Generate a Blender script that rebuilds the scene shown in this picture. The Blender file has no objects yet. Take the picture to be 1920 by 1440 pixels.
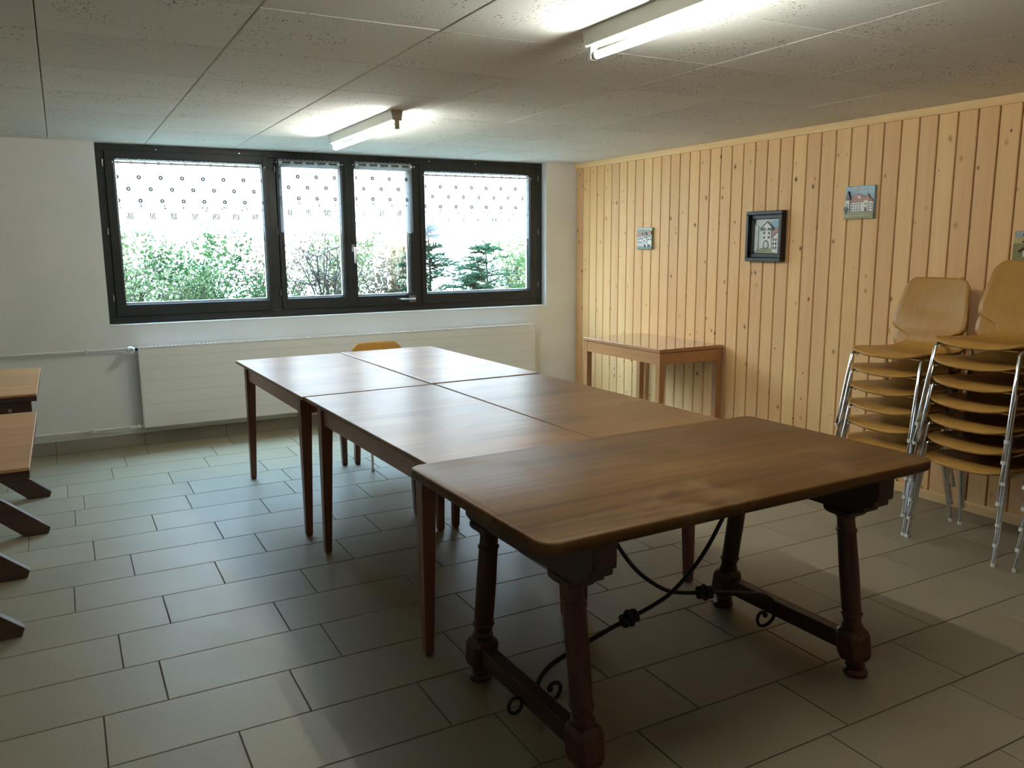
import bpy, math, random
from mathutils import Vector, Matrix
random.seed(7)
S = bpy.context.scene
COL = S.collection
R = math.radians
PI = math.pi

# ------------------------------------------------------------------ camera
CAM_H = 1.5
F_PX = 1537.28
YAW, PITCH, ROLL = R(28.5588), R(9.6878), R(0.37389)
_f = Vector((math.sin(YAW) * math.cos(PITCH), math.cos(YAW) * math.cos(PITCH), -math.sin(PITCH)))
_r0 = Vector((math.cos(YAW), -math.sin(YAW), 0))
_d0 = _f.cross(_r0)
_r = math.cos(ROLL) * _r0 + math.sin(ROLL) * _d0
_d = -math.sin(ROLL) * _r0 + math.cos(ROLL) * _d0
cam_data = bpy.data.cameras.new('camera')
cam_data.sensor_fit = 'HORIZONTAL'
cam_data.sensor_width = 36
cam_data.lens = 36 * F_PX / 1920
cam_data.clip_start = 0.05
cam = bpy.data.objects.new('camera', cam_data)
COL.objects.link(cam)
cam.matrix_world = Matrix(((_r.x, -_d.x, -_f.x, 0), (_r.y, -_d.y, -_f.y, 0), (_r.z, -_d.z, -_f.z, CAM_H), (0, 0, 0, 1)))
S.camera = cam

# ------------------------------------------------------------------ world, exposure
SKY = 6.4
ZENITH = 7.4
TUBE = 118.0
EXPOSURE = 0.30
w = bpy.data.worlds.new('overcast_sky')
S.world = w
w.use_nodes = True
# overcast sky: white at the horizon, brighter and bluer towards the zenith
wt = w.node_tree
bg = wt.nodes['Background']
tcw = wt.nodes.new('ShaderNodeTexCoord')
spw = wt.nodes.new('ShaderNodeSeparateXYZ')
wt.links.new(tcw.outputs['Generated'], spw.inputs[0])
rmp = wt.nodes.new('ShaderNodeValToRGB')
rmp.color_ramp.elements[0].position = 0.0; rmp.color_ramp.elements[0].color = (0.94, 0.98, 1.0, 1)
rmp.color_ramp.elements[1].position = 0.65; rmp.color_ramp.elements[1].color = (0.42, 0.70, 1.0, 1)
wt.links.new(spw.outputs[2], rmp.inputs[0])
wt.links.new(rmp.outputs[0], bg.inputs['Color'])
mxw = wt.nodes.new('ShaderNodeMath'); mxw.operation = 'MAXIMUM'; mxw.inputs[1].default_value = 0.0
wt.links.new(spw.outputs[2], mxw.inputs[0])
maw = wt.nodes.new('ShaderNodeMath'); maw.operation = 'MULTIPLY_ADD'
sqw = wt.nodes.new('ShaderNodeMath'); sqw.operation = 'POWER'; sqw.inputs[1].default_value = 1.8
wt.links.new(mxw.outputs[0], sqw.inputs[0])
wt.links.new(sqw.outputs[0], maw.inputs[0]); maw.inputs[1].default_value = SKY * ZENITH; maw.inputs[2].default_value = SKY
wt.links.new(maw.outputs[0], bg.inputs['Strength'])
S.view_settings.view_transform = 'Standard'
S.view_settings.look = 'None'
S.view_settings.gamma = 1.0
S.view_settings.exposure = EXPOSURE
S.view_settings.use_curve_mapping = False
S.cycles.max_bounces = 8
S.cycles.diffuse_bounces = 5
S.cycles.glossy_bounces = 4
S.cycles.transparent_max_bounces = 16
S.cycles.sample_clamp_indirect = 8.0
S.cycles.adaptive_threshold = 0.03
S.cycles.caustics_reflective = False
S.cycles.caustics_refractive = False

# ------------------------------------------------------------------ materials
class NT:
    def __init__(self, name):
        self.m = bpy.data.materials.new(name)
        self.m.use_nodes = True
        self.t = self.m.node_tree
        self.t.nodes.clear()
        self.out = self.n('ShaderNodeOutputMaterial')
    def n(self, typ, **kw):
        nd = self.t.nodes.new(typ)
        for k, v in kw.items():
            if k.startswith('i_'):
                key = k[2:]
                key = int(key) if key.isdigit() else key.replace('_', ' ')
                self.set(nd.inputs[key], v)
            else:
                setattr(nd, k, v)
        return nd
    def set(self, sock, v):
        if isinstance(v, bpy.types.NodeSocket):
            self.t.links.new(v, sock)
        else:
            if hasattr(sock.default_value, '__len__') and len(sock.default_value) == 4 and len(v) == 3:
                v = (*v, 1)
            sock.default_value = v
    def math(self, op, a, b=0.0, c=None, clamp=False):
        nd = self.n('ShaderNodeMath', operation=op, use_clamp=clamp)
        self.set(nd.inputs[0], a); self.set(nd.inputs[1], b)
        if c is not None: self.set(nd.inputs[2], c)
        return nd.outputs[0]
    def mix(self, fac, a, b, blend='MIX'):
        nd = self.n('ShaderNodeMix', data_type='RGBA', blend_type=blend)
        self.set(nd.inputs['Factor'], fac)
        self.set(nd.inputs[6], a); self.set(nd.inputs[7], b)
        return nd.outputs[2]
    def ramp(self, fac, stops):
        nd = self.n('ShaderNodeValToRGB')
        el = nd.color_ramp.elements
        while len(el) < len(stops): el.new(0.5)
        for e, (p, c) in zip(el, stops):
            e.position = p; e.color = (*c, 1) if len(c) == 3 else c
        self.set(nd.inputs[0], fac)
        return nd.outputs[0]
    def coords(self, scale=(1, 1, 1), rand=0.0, kind='Object'):
        tc = self.n('ShaderNodeTexCoord')
        v = tc.outputs[kind]
        if rand:
            oi = self.n('ShaderNodeObjectInfo')
            sc = self.math('MULTIPLY', oi.outputs['Random'], rand)
            cb = self.n('ShaderNodeCombineXYZ', i_0=sc, i_1=sc, i_2=sc)
            va = self.n('ShaderNodeVectorMath', operation='ADD', i_0=v, i_1=cb.outputs[0])
            v = va.outputs[0]
        mp = self.n('ShaderNodeMapping')
        self.set(mp.inputs['Vector'], v)
        mp.inputs['Scale'].default_value = scale
        return mp.outputs[0]
    def noise(self, vec, scale, detail=3, rough=0.55, dist=0.0):
        nd = self.n('ShaderNodeTexNoise', i_Vector=vec, i_Scale=scale, i_Detail=detail, i_Roughness=rough, i_Distortion=dist)
        return nd.outputs['Fac']
    def bump(self, h, strength=0.2, dist=0.01):
        nd = self.n('ShaderNodeBump', i_Height=h, i_Strength=strength, i_Distance=dist)
        return nd.outputs[0]
    def pbsdf(self, color, rough=0.5, metal=0.0, normal=None, spec=None, coat=None, coat_rough=None):
        p = self.n('ShaderNodeBsdfPrincipled')
        self.set(p.inputs['Base Color'], color)
        self.set(p.inputs['Roughness'], rough)
        self.set(p.inputs['Metallic'], metal)
        if normal is not None: self.set(p.inputs['Normal'], normal)
        if spec is not None: self.set(p.inputs['Specular IOR Level'], spec)
        if coat is not None:
            self.set(p.inputs['Coat Weight'], coat); self.set(p.inputs['Coat Roughness'], coat_rough or 0.1)
        self.t.links.new(p.outputs[0], self.out.inputs['Surface'])
        return p

M = {}
def plain(name, color, rough=0.5, metal=0.0, var=0.06, scale=20, spec=None):
    t = NT(name)
    n = t.noise(t.coords(), scale)
    dark = tuple(c * (1 - var) for c in color); lite = tuple(min(1, c * (1 + var)) for c in color)
    t.pbsdf(t.ramp(n, [(0.3, dark), (0.7, lite)]), rough, metal, spec=spec)
    M[name] = t.m

def wood(name, base, dark, rough=0.4, axis=1, rand=37.0, gscale=1.0, contrast=1.0, coat=None, coat_rough=0.15, wear=None, spec=None, bump=0.08, patches=None):
    """grain runs along the local axis (0 x, 1 y, 2 z)"""
    t = NT(name)
    sc = [38 * gscale] * 3; sc[axis] = 1.6 * gscale
    v = t.coords(tuple(sc), rand)
    g1 = t.noise(v, 1.0, 5, 0.6, 0.6)
    sc2 = [6 * gscale] * 3; sc2[axis] = 0.5 * gscale
    g2 = t.noise(t.coords(tuple(sc2), rand), 1.0, 2, 0.5, 0.3)
    g = t.math('ADD', t.math('MULTIPLY', g1, 0.6), t.math('MULTIPLY', g2, 0.4))
    lo = 0.5 - 0.16 / contrast; hi = 0.5 + 0.16 / contrast
    col = t.ramp(g, [(lo, dark), (hi, base)])
    oi = t.n('ShaderNodeObjectInfo')
    hv = t.n('ShaderNodeHueSaturation')
    t.set(hv.inputs['Value'], t.math('ADD', 0.92, t.math('MULTIPLY', oi.outputs['Random'], 0.16)))
    t.set(hv.inputs['Color'], col)
    col = hv.outputs[0]
    if patches:
        br = t.n('ShaderNodeTexBrick', offset=0.37)
        t.set(br.inputs['Vector'], t.coords((1, 1, 1), rand))
        br.inputs['Color1'].default_value = (0.78, 0.76, 0.74, 1); br.inputs['Color2'].default_value = (1.12, 1.1, 1.08, 1)
        br.inputs['Mortar'].default_value = (0.95, 0.95, 0.95, 1)
        br.inputs['Scale'].default_value = 1.0; br.inputs['Mortar Size'].default_value = 0.0
        br.inputs['Brick Width'].default_value = patches[0]; br.inputs['Row Height'].default_value = patches[1]
        col = t.mix(1.0, col, br.outputs['Color'], 'MULTIPLY')
    r = rough
    if wear:
        wn = t.noise(t.coords((1, 1, 1), rand), 5.0, 6, 0.65)
        wf = t.ramp(wn, [(wear[0], (0, 0, 0)), (wear[1], (1, 1, 1))])
        col = t.mix(wf, col, wear[2])
        r = t.math('ADD', rough, t.math('MULTIPLY', wf, 0.18))
    else:
        rn = t.noise(t.coords((3, 3, 3), rand), 1.0, 3)
        r = t.math('ADD', rough - 0.04, t.math('MULTIPLY', rn, 0.08))
    t.pbsdf(col, r, 0, t.bump(g1, bump, 0.002), spec=spec, coat=coat, coat_rough=coat_rough)
    M[name] = t.m

def mat_plaster():
    t = NT('plaster')
    v = t.coords()
    n = t.noise(v, 90, 4, 0.6); n2 = t.noise(v, 2.2, 3)
    col = t.ramp(n2, [(0.3, (0.78, 0.78, 0.765)), (0.7, (0.84, 0.84, 0.825))])
    t.pbsdf(col, 0.85, 0, t.bump(n, 0.35, 0.004), spec=0.2)
    M['plaster'] = t.m
mat_plaster()

def mat_ceiling():
    t = NT('ceiling_fibre')
    v = t.coords((1, 1, 1), 61.0)
    vo = t.n('ShaderNodeTexVoronoi', i_Vector=v, i_Scale=95.0, i_Randomness=1.0)
    sep = t.n('ShaderNodeSeparateColor'); t.set(sep.inputs[0], vo.outputs['Color'])
    patch = t.ramp(t.noise(v, 3.2, 2), [(0.42, (0, 0, 0)), (0.6, (1, 1, 1))])
    size = t.math('MULTIPLY', t.math('MULTIPLY', sep.outputs[0], 0.42), t.math('ADD', 0.35, t.math('MULTIPLY', patch, 0.75)))
    hole = t.math('LESS_THAN', vo.outputs['Distance'], size)
    hole = t.math('MULTIPLY', hole, t.math('GREATER_THAN', sep.outputs[1], 0.48))
    n = t.noise(v, 60, 3)
    oi = t.n('ShaderNodeObjectInfo')
    hv = t.n('ShaderNodeHueSaturation')
    t.set(hv.inputs['Color'], t.ramp(n, [(0.3, (0.74, 0.725, 0.68)), (0.7, (0.80, 0.785, 0.74))]))
    t.set(hv.inputs['Value'], t.math('ADD', 0.94, t.math('MULTIPLY', oi.outputs['Random'], 0.10)))
    col = t.mix(t.math('MULTIPLY', hole, 0.85), hv.outputs[0], (0.10, 0.09, 0.075))
    h = t.math('SUBTRACT', t.math('MULTIPLY', n, 0.25), t.math('MULTIPLY', hole, 1.0))
    t.pbsdf(col, 0.9, 0, t.bump(h, 0.5, 0.004), spec=0.15)
    M['ceiling_fibre'] = t.m
mat_ceiling()

def mat_tile():
    t = NT('floor_tile')
    v = t.coords((1, 1, 1), 53.0)
    n = t.noise(v, 3.0, 4); n2 = t.noise(v, 140, 3)
    col = t.ramp(n, [(0.3, (0.240, 0.203, 0.134)), (0.7, (0.288, 0.247, 0.168))])
    col = t.mix(0.12, col, t.ramp(n2, [(0.35, (0.155, 0.128, 0.080)), (0.65, (0.34, 0.30, 0.215))]))
    oi = t.n('ShaderNodeObjectInfo')
    hv = t.n('ShaderNodeHueSaturation')
    t.set(hv.inputs['Color'], col)
    t.set(hv.inputs['Value'], t.math('ADD', 0.94, t.math('MULTIPLY', oi.outputs['Random'], 0.11)))
    r = t.math('ADD', 0.40, t.math('MULTIPLY', t.noise(v, 6.0, 3), 0.14))
    t.pbsdf(hv.outputs[0], r, 0, t.bump(n2, 0.12, 0.002), spec=0.32)
    M['floor_tile'] = t.m
mat_tile()

def mat_pine(name, base, dark, knots=True, axis_across=1, axis_along=2):
    t = NT(name)
    oi = t.n('ShaderNodeObjectInfo')
    tc = t.n('ShaderNodeTexCoord')
    sp = t.n('ShaderNodeSeparateXYZ'); t.set(sp.inputs[0], tc.outputs['Object'])
    u = sp.outputs[axis_across]; z = sp.outputs[axis_along]
    ro = t.math('MULTIPLY', oi.outputs['Random'], 91.0)
    gv = t.n('ShaderNodeCombineXYZ', i_0=t.math('ADD', t.math('MULTIPLY', u, 55.0), ro), i_1=t.math('ADD', t.math('MULTIPLY', z, 1.3), ro), i_2=ro)
    g = t.noise(gv.outputs[0], 1.0, 5, 0.6, 1.2)
    gv2 = t.n('ShaderNodeCombineXYZ', i_0=t.math('ADD', t.math('MULTIPLY', u, 10.0), ro), i_1=t.math('ADD', t.math('MULTIPLY', z, 0.5), ro), i_2=ro)
    g2 = t.noise(gv2.outputs[0], 1.0, 2)
    col = t.ramp(t.math('ADD', t.math('MULTIPLY', g, 0.5), t.math('MULTIPLY', g2, 0.5)), [(0.34, dark), (0.66, base)])
    hv = t.n('ShaderNodeHueSaturation')
    t.set(hv.inputs['Color'], col)
    t.set(hv.inputs['Value'], t.math('ADD', 0.93, t.math('MULTIPLY', oi.outputs['Random'], 0.14)))
    t.set(hv.inputs['Hue'], t.math('ADD', 0.497, t.math('MULTIPLY', oi.outputs['Random'], 0.006)))
    col = hv.outputs[0]
    if knots:
        kv = t.n('ShaderNodeCombineXYZ', i_0=t.math('ADD', t.math('MULTIPLY', u, 16.0), t.math('MULTIPLY', ro, 3.1)), i_1=t.math('ADD', t.math('MULTIPLY', z, 11.0), ro), i_2=ro)
        vo = t.n('ShaderNodeTexVoronoi', i_Vector=kv.outputs[0], i_Scale=1.0, i_Randomness=1.0)
        sc = t.n('ShaderNodeSeparateColor'); t.set(sc.inputs[0], vo.outputs['Color'])
        on = t.math('GREATER_THAN', sc.outputs[0], 0.45)
        size = t.math('ADD', 0.05, t.math('MULTIPLY', t.math('POWER', sc.outputs[1], 2.0), 0.09))
        core = t.math('MULTIPLY', on, t.math('SMOOTHSTEP', 0, 1) if False else t.math('LESS_THAN', vo.outputs['Distance'], size))
        halo = t.math('MULTIPLY', on, t.math('LESS_THAN', vo.outputs['Distance'], t.math('MULTIPLY', size, 1.9)))
        col = t.mix(t.math('MULTIPLY', halo, 0.42), col, (0.36, 0.17, 0.06))
        col = t.mix(t.math('MULTIPLY', core, t.math('ADD', 0.72, t.math('MULTIPLY', sc.outputs[2], 0.28))), col, (0.070, 0.024, 0.008))
    t.pbsdf(col, 0.46, 0, t.bump(g, 0.06, 0.002), spec=0.25)
    M[name] = t.m
mat_pine('pine_board', (0.90, 0.575, 0.285), (0.81, 0.48, 0.21))
mat_pine('pine_trim', (0.88, 0.60, 0.31), (0.79, 0.50, 0.235), False, 2, 1)
wood('veneer_top', (0.27, 0.145, 0.058), (0.17, 0.085, 0.034), 0.35, axis=0, contrast=1.4, spec=0.20, patches=(0.46, 0.11), bump=0.03)
wood('veneer_leg', (0.225, 0.092, 0.052), (0.135, 0.052, 0.031), 0.32, axis=2, bump=0.05)
wood('veneer_apron', (0.38, 0.185, 0.118), (0.27, 0.125, 0.08), 0.32, axis=1, bump=0.05)
wood('veneer_apron_end', (0.38, 0.185, 0.118), (0.27, 0.125, 0.08), 0.32, axis=0, bump=0.05)
wood('oak_top', (0.135, 0.066, 0.019), (0.062, 0.028, 0.009), 0.46, axis=0, gscale=0.8, contrast=1.3, spec=0.14, wear=(0.52, 0.78, (0.16, 0.098, 0.045)), bump=0.08)
wood('oak_dark', (0.090, 0.030, 0.013), (0.036, 0.013, 0.007), 0.48, axis=2, wear=(0.60, 0.80, (0.12, 0.065, 0.035)), bump=0.2)
wood('oak_cleat', (0.060, 0.026, 0.014), (0.026, 0.011, 0.007), 0.5, axis=1, wear=(0.62, 0.82, (0.10, 0.055, 0.028)), bump=0.2)
wood('beech_ply', (0.50, 0.265, 0.062), (0.40, 0.20, 0.042), 0.34, axis=2, gscale=0.7, contrast=0.8, bump=0.03, spec=0.32)
wood('side_wood', (0.52, 0.27, 0.115), (0.40, 0.19, 0.078), 0.30, axis=1, contrast=0.9, bump=0.04)
wood('side_wood_upright', (0.52, 0.27, 0.115), (0.40, 0.19, 0.078), 0.32, axis=2, contrast=0.9, bump=0.04)
wood('side_laminate', (0.44, 0.235, 0.11), (0.36, 0.18, 0.08), 0.09, axis=1, contrast=0.7, bump=0.0, coat=0.5, coat_rough=0.04)
wood('rustic_pine', (0.58, 0.33, 0.145), (0.45, 0.235, 0.095), 0.42, axis=0, gscale=0.6, contrast=1.0, bump=0.06)
wood('rustic_dark', (0.085, 0.045, 0.026), (0.045, 0.024, 0.015), 0.5, axis=0, bump=0.08)
plain('grout', (0.085, 0.072, 0.055), 0.9)
plain('backing', (0.030, 0.010, 0.006), 0.9)
plain('frame_paint', (0.017, 0.019, 0.018), 0.42, var=0.15, scale=8)
plain('gasket', (0.008, 0.008, 0.008), 0.6)
plain('white_paint', (0.80, 0.79, 0.765), 0.40, var=0.015)
plain('radiator_paint', (0.82, 0.81, 0.775), 0.38, var=0.012, scale=4)
plain('lamp_enamel', (0.80, 0.78, 0.68), 0.35, var=0.02)
plain('groove_grey', (0.52, 0.51, 0.48), 0.5)
plain('lamp_end', (0.55, 0.51, 0.43), 0.45, var=0.04)
plain('steel', (0.60, 0.60, 0.60), 0.30, 1.0, var=0.05)
plain('bronze', (0.30, 0.27, 0.21), 0.38, 1.0, var=0.08)
plain('chrome', (0.78, 0.79, 0.80), 0.10, 1.0, var=0.02)
plain('cap_white', (0.75, 0.75, 0.72), 0.35)
plain('black_plastic', (0.012, 0.012, 0.012), 0.4)
plain('iron', (0.012, 0.012, 0.013), 0.5, 0.0, var=0.3, scale=60)
plain('black_wood', (0.016, 0.015, 0.015), 0.38, var=0.2)
plain('skirting_tile', (0.30, 0.275, 0.23), 0.4, var=0.05, scale=6)
for nm, c in dict(glaze_white=(0.68, 0.67, 0.62), glaze_blue=(0.20, 0.36, 0.46), glaze_grey=(0.36, 0.42, 0.43), glaze_red=(0.36, 0.13, 0.075), glaze_brown=(0.085, 0.045, 0.035), glaze_green=(0.26, 0.25, 0.105), glaze_teal=(0.16, 0.27, 0.22), glaze_dark=(0.025, 0.022, 0.025), glaze_yellow=(0.50, 0.43, 0.18), glaze_silver=(0.52, 0.54, 0.53)).items():
    plain(nm, c, 0.25, var=0.18, scale=90)
plain('earth', (0.30, 0.29, 0.23), 0.95, var=0.3, scale=5)
plain('bark', (0.05, 0.036, 0.028), 0.9, var=0.25, scale=40)
plain('fence_wood', (0.11, 0.07, 0.035), 0.8, var=0.2)
plain('render_white', (0.75, 0.75, 0.74), 0.85)

def mat_leaf(name, c1, c2):
    t = NT(name)
    n = t.noise(t.coords(), 9.0, 2)
    col = t.ramp(n, [(0.35, c1), (0.65, c2)])
    d = t.n('ShaderNodeBsdfDiffuse', i_Color=col); tr = t.n('ShaderNodeBsdfTranslucent', i_Color=col)
    mx = t.n('ShaderNodeMixShader', i_0=0.4, i_1=d.outputs[0], i_2=tr.outputs[0])
    t.t.links.new(mx.outputs[0], t.out.inputs['Surface'])
    M[name] = t.m
mat_leaf('leaf_pale', (0.075, 0.10, 0.038), (0.15, 0.17, 0.08))
mat_leaf('leaf_green', (0.022, 0.055, 0.018), (0.06, 0.11, 0.036))
mat_leaf('leaf_conifer', (0.016, 0.045, 0.022), (0.04, 0.085, 0.045))
mat_leaf('leaf_brown', (0.085, 0.055, 0.032), (0.16, 0.115, 0.075))

def mat_glass():
    t = NT('window_glass')
    tr = t.n('ShaderNodeBsdfTransparent', i_Color=(0.97, 0.99, 0.985))
    gl = t.n('ShaderNodeBsdfGlossy', i_Color=(1, 1, 1), i_Roughness=0.01)
    lw = t.n('ShaderNodeLayerWeight', i_Blend=0.5)
    fr = t.math('ADD', 0.035, t.math('MULTIPLY', t.math('POWER', lw.outputs['Facing'], 5.0), 0.6))
    mx = t.n('ShaderNodeMixShader', i_0=fr, i_1=tr.outputs[0], i_2=gl.outputs[0])
    t.t.links.new(mx.outputs[0], t.out.inputs['Surface'])
    M['window_glass'] = t.m
mat_glass()

def mat_lace(name, band=False):
    t = NT(name)
    uv = t.n('ShaderNodeTexCoord').outputs['UV']
    sp = t.n('ShaderNodeSeparateXYZ'); t.set(sp.inputs[0], uv)
    U, V = sp.outputs[0], sp.outputs[1]        # metres across, metres below the top
    def rep(x, p, off=0.0):
        return t.math('SUBTRACT', t.math('FRACT', t.math('ADD', t.math('DIVIDE', x, p), off)), 0.5)
    # staggered little flowers
    row = t.math('FLOOR', t.math('DIVIDE', V, 0.085))
    par = t.math('MULTIPLY', t.math('MODULO', row, 2.0), 0.5)
    du = t.math('MULTIPLY', t.math('SUBTRACT', t.math('FRACT', t.math('ADD', t.math('DIVIDE', U, 0.15), par)), 0.5), 0.15)
    dv = t.math('MULTIPLY', rep(V, 0.085), 0.085)
    d = t.math('SQRT', t.math('ADD', t.math('MULTIPLY', du, du), t.math('MULTIPLY', dv, dv)))
    ring = t.math('MULTIPLY', t.math('GREATER_THAN', d, 0.0045), t.math('LESS_THAN', d, 0.0160))
    zone = t.math('MULTIPLY', t.math('GREATER_THAN', V, 0.09), t.math('LESS_THAN', V, 0.35))
    ring = t.math('MULTIPLY', ring, zone)
    # little barred windows along the lower border
    bu = t.math('ABSOLUTE', t.math('MULTIPLY', rep(U, 0.15), 0.15))
    inb = t.math('MULTIPLY', t.math('LESS_THAN', bu, 0.027), t.math('MULTIPLY', t.math('GREATER_THAN', V, 0.385), t.math('LESS_THAN', V, 0.435)))
    bars = t.math('MULTIPLY', inb, t.math('GREATER_THAN', t.math('FRACT', t.math('DIVIDE', U, 0.0135)), 0.42))
    vo = t.n('ShaderNodeTexVoronoi', i_Vector=uv, i_Scale=52.0)
    low = t.math('MULTIPLY', t.math('GREATER_THAN', V, 0.30), t.math('LESS_THAN', vo.outputs['Distance'], 0.34))
    tri = t.math('LESS_THAN', t.math('ABSOLUTE', t.math('MULTIPLY', rep(U, 0.15, 0.5), 0.15)), t.math('MULTIPLY', t.math('SUBTRACT', V, 0.30), 0.55))
    dots = t.math('MULTIPLY', low, t.math('MULTIPLY', tri, t.math('LESS_THAN', V, 0.37)))
    border = t.math('MULTIPLY', t.math('GREATER_THAN', V, 0.46), t.math('LESS_THAN', vo.outputs['Distance'], 0.26))
    head = t.math('MULTIPLY', t.math('LESS_THAN', V, 0.060), t.math('GREATER_THAN', t.noise(uv, 130, 2), 0.50))
    hem = t.math('LESS_THAN', V, 0.048)
    dark = t.math('ADD', t.math('ADD', ring, bars), t.math('ADD', dots, t.math('MULTIPLY', t.math('ADD', border, head), 0.6)), clamp=True)
    col = t.mix(dark, (0.86, 0.87, 0.88), (0.16, 0.16, 0.165))
    df = t.n('ShaderNodeBsdfDiffuse', i_Color=col); tl = t.n('ShaderNodeBsdfTranslucent', i_Color=t.mix(dark, (0.70, 0.71, 0.72), (0.02, 0.02, 0.021)))
    cl = t.n('ShaderNodeMixShader', i_0=0.5, i_1=df.outputs[0], i_2=tl.outputs[0])
    net = t.math('GREATER_THAN', t.noise(uv, 420, 1), 0.5)
    tp = t.n('ShaderNodeBsdfTransparent')
    alpha = t.math('MULTIPLY', t.math('ADD', 0.12, t.math('MULTIPLY', net, 0.26)), t.math('SUBTRACT', 1.0, t.math('MULTIPLY', dark, 0.15)))
    mx = t.n('ShaderNodeMixShader', i_0=t.math('MAXIMUM', t.math('MAXIMUM', alpha, dark), t.math('MULTIPLY', hem, 0.72)), i_1=tp.outputs[0], i_2=cl.outputs[0])
    t.t.links.new(mx.outputs[0], t.out.inputs['Surface'])
    M[name] = t.m
mat_lace('lace')

def mat_tube():
    t = NT('lit_tube')
    e = t.n('ShaderNodeEmission', i_Color=(0.97, 1.0, 0.92), i_Strength=TUBE)
    t.t.links.new(e.outputs[0], t.out.inputs['Surface'])
    M['lit_tube'] = t.m
mat_tube()

# ------------------------------------------------------------------ geometry helpers
class MB:
    def __init__(self):
        self.v = []; self.f = []; self.uv = None
    def add(self, vs, fs):
        o = len(self.v)
        self.v += [tuple(p) for p in vs]
        self.f += [tuple(i + o for i in f) for f in fs]
        return self
    def box(self, x0, x1, y0, y1, z0, z1):
        vs = [(x, y, z) for z in (z0, z1) for y in (y0, y1) for x in (x0, x1)]
        return self.add(vs, [(0, 2, 3, 1), (4, 5, 7, 6), (0, 1, 5, 4), (2, 6, 7, 3), (0, 4, 6, 2), (1, 3, 7, 5)])
    def cbox(self, x0, x1, y0, y1, z0, z1, c=0.003, side='z+'):
        """box whose face on one side is chamfered all round"""
        ax = 'xyz'.index(side[0]); top = side[1] == '+'
        lo = [x0, y0, z0]; hi = [x1, y1, z1]
        a, b = [i for i in range(3) if i != ax]
        far = lo[ax] if top else hi[ax]; face = hi[ax] if top else lo[ax]
        mid = face - c if top else face + c
        def ring(level, inset):
            out = []
            for (sa, sb) in ((0, 0), (1, 0), (1, 1), (0, 1)):
                p = [0, 0, 0]
                p[ax] = level
                p[a] = (hi[a] - inset) if sa else (lo[a] + inset)
                p[b] = (hi[b] - inset) if sb else (lo[b] + inset)
                out.append(tuple(p))
            return out
        return self.loft([ring(far, 0), ring(mid, 0), ring(face, c)])
    def loft(self, rings, cap=True, closed=True):
        n = len(rings[0]); vs = [p for r in rings for p in r]; fs = []
        for i in range(len(rings) - 1):
            for j in range(n if closed else n - 1):
                k = (j + 1) % n
                fs.append((i * n + j, i * n + k, (i + 1) * n + k, (i + 1) * n + j))
        if cap:
            fs.append(tuple(range(n - 1, -1, -1))); fs.append(tuple((len(rings) - 1) * n + j for j in range(n)))
        return self.add(vs, fs)
    def tube(self, pts, r, n=10, cap=True):
        pts = [Vector(p) for p in pts]
        rs = r if isinstance(r, (list, tuple)) else [r] * len(pts)
        rings = []; up = None
        for i, p in enumerate(pts):
            t = (pts[min(i + 1, len(pts) - 1)] - pts[max(i - 1, 0)]).normalized()
            if up is None:
                up = Vector((0, 0, 1)) if abs(t.z) < 0.9 else Vector((1, 0, 0))
            a = (up - t * up.dot(t)).normalized(); b = t.cross(a); up = a
            rings.append([p + rs[i] * (math.cos(2 * PI * k / n) * a + math.sin(2 * PI * k / n) * b) for k in range(n)])
        return self.loft(rings, cap)
    def lathe(self, prof, base, top=None, n=16):
        """prof: (radius, t) with t 0..1 from base to top"""
        b = Vector(base); a = Vector(top) - b
        rings = []
        for r, t in prof:
            c = b + a * t
            rings.append([(c.x + r * math.cos(2 * PI * k / n), c.y + r * math.sin(2 * PI * k / n), c.z) for k in range(n)])
        return self.loft(rings)
    def prism(self, poly, axis, a, b):
        """poly in the two other axes (cyclic order kept as x<y<z), extruded along axis"""
        ax = 'xyz'.index(axis); o = [i for i in range(3) if i != ax]
        def ring(l):
            out = []
            for (p, q) in poly:
                v = [0, 0, 0]; v[ax] = l; v[o[0]] = p; v[o[1]] = q
                out.append(tuple(v))
            return out
        return self.loft([ring(a), ring(b)])
    def ball(self, c, r, n=10, m=6, sc=(1, 1, 1)):
        rings = []
        for i in range(m + 1):
            th = PI * min(max(i / m, 0.02), 0.98)
            rings.append([(c[0] + sc[0] * r * math.sin(th) * math.cos(2 * PI * k / n), c[1] + sc[1] * r * math.sin(th) * math.sin(2 * PI * k / n), c[2] - sc[2] * r * math.cos(th)) for k in range(n)])
        return self.loft(rings)
    def mesh(self, name, smooth=False):
        me = bpy.data.meshes.new(name)
        me.from_pydata(self.v, [], self.f)
        import bmesh
        bm = bmesh.new(); bm.from_mesh(me)
        bmesh.ops.recalc_face_normals(bm, faces=bm.faces)
        bm.to_mesh(me); bm.free()
        if smooth:
            me.polygons.foreach_set('use_smooth', [True] * len(me.polygons))
            try: me.set_sharp_from_angle(angle=R(40))
            except Exception: pass
        me.update()
        return me
    def build(self, name, mat, parent=None, smooth=False, bevel=0.0, seg=2):
        me = self.mesh(name, smooth)
        me.materials.append(M[mat])
        return link(name, me, parent, bevel, seg)

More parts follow.
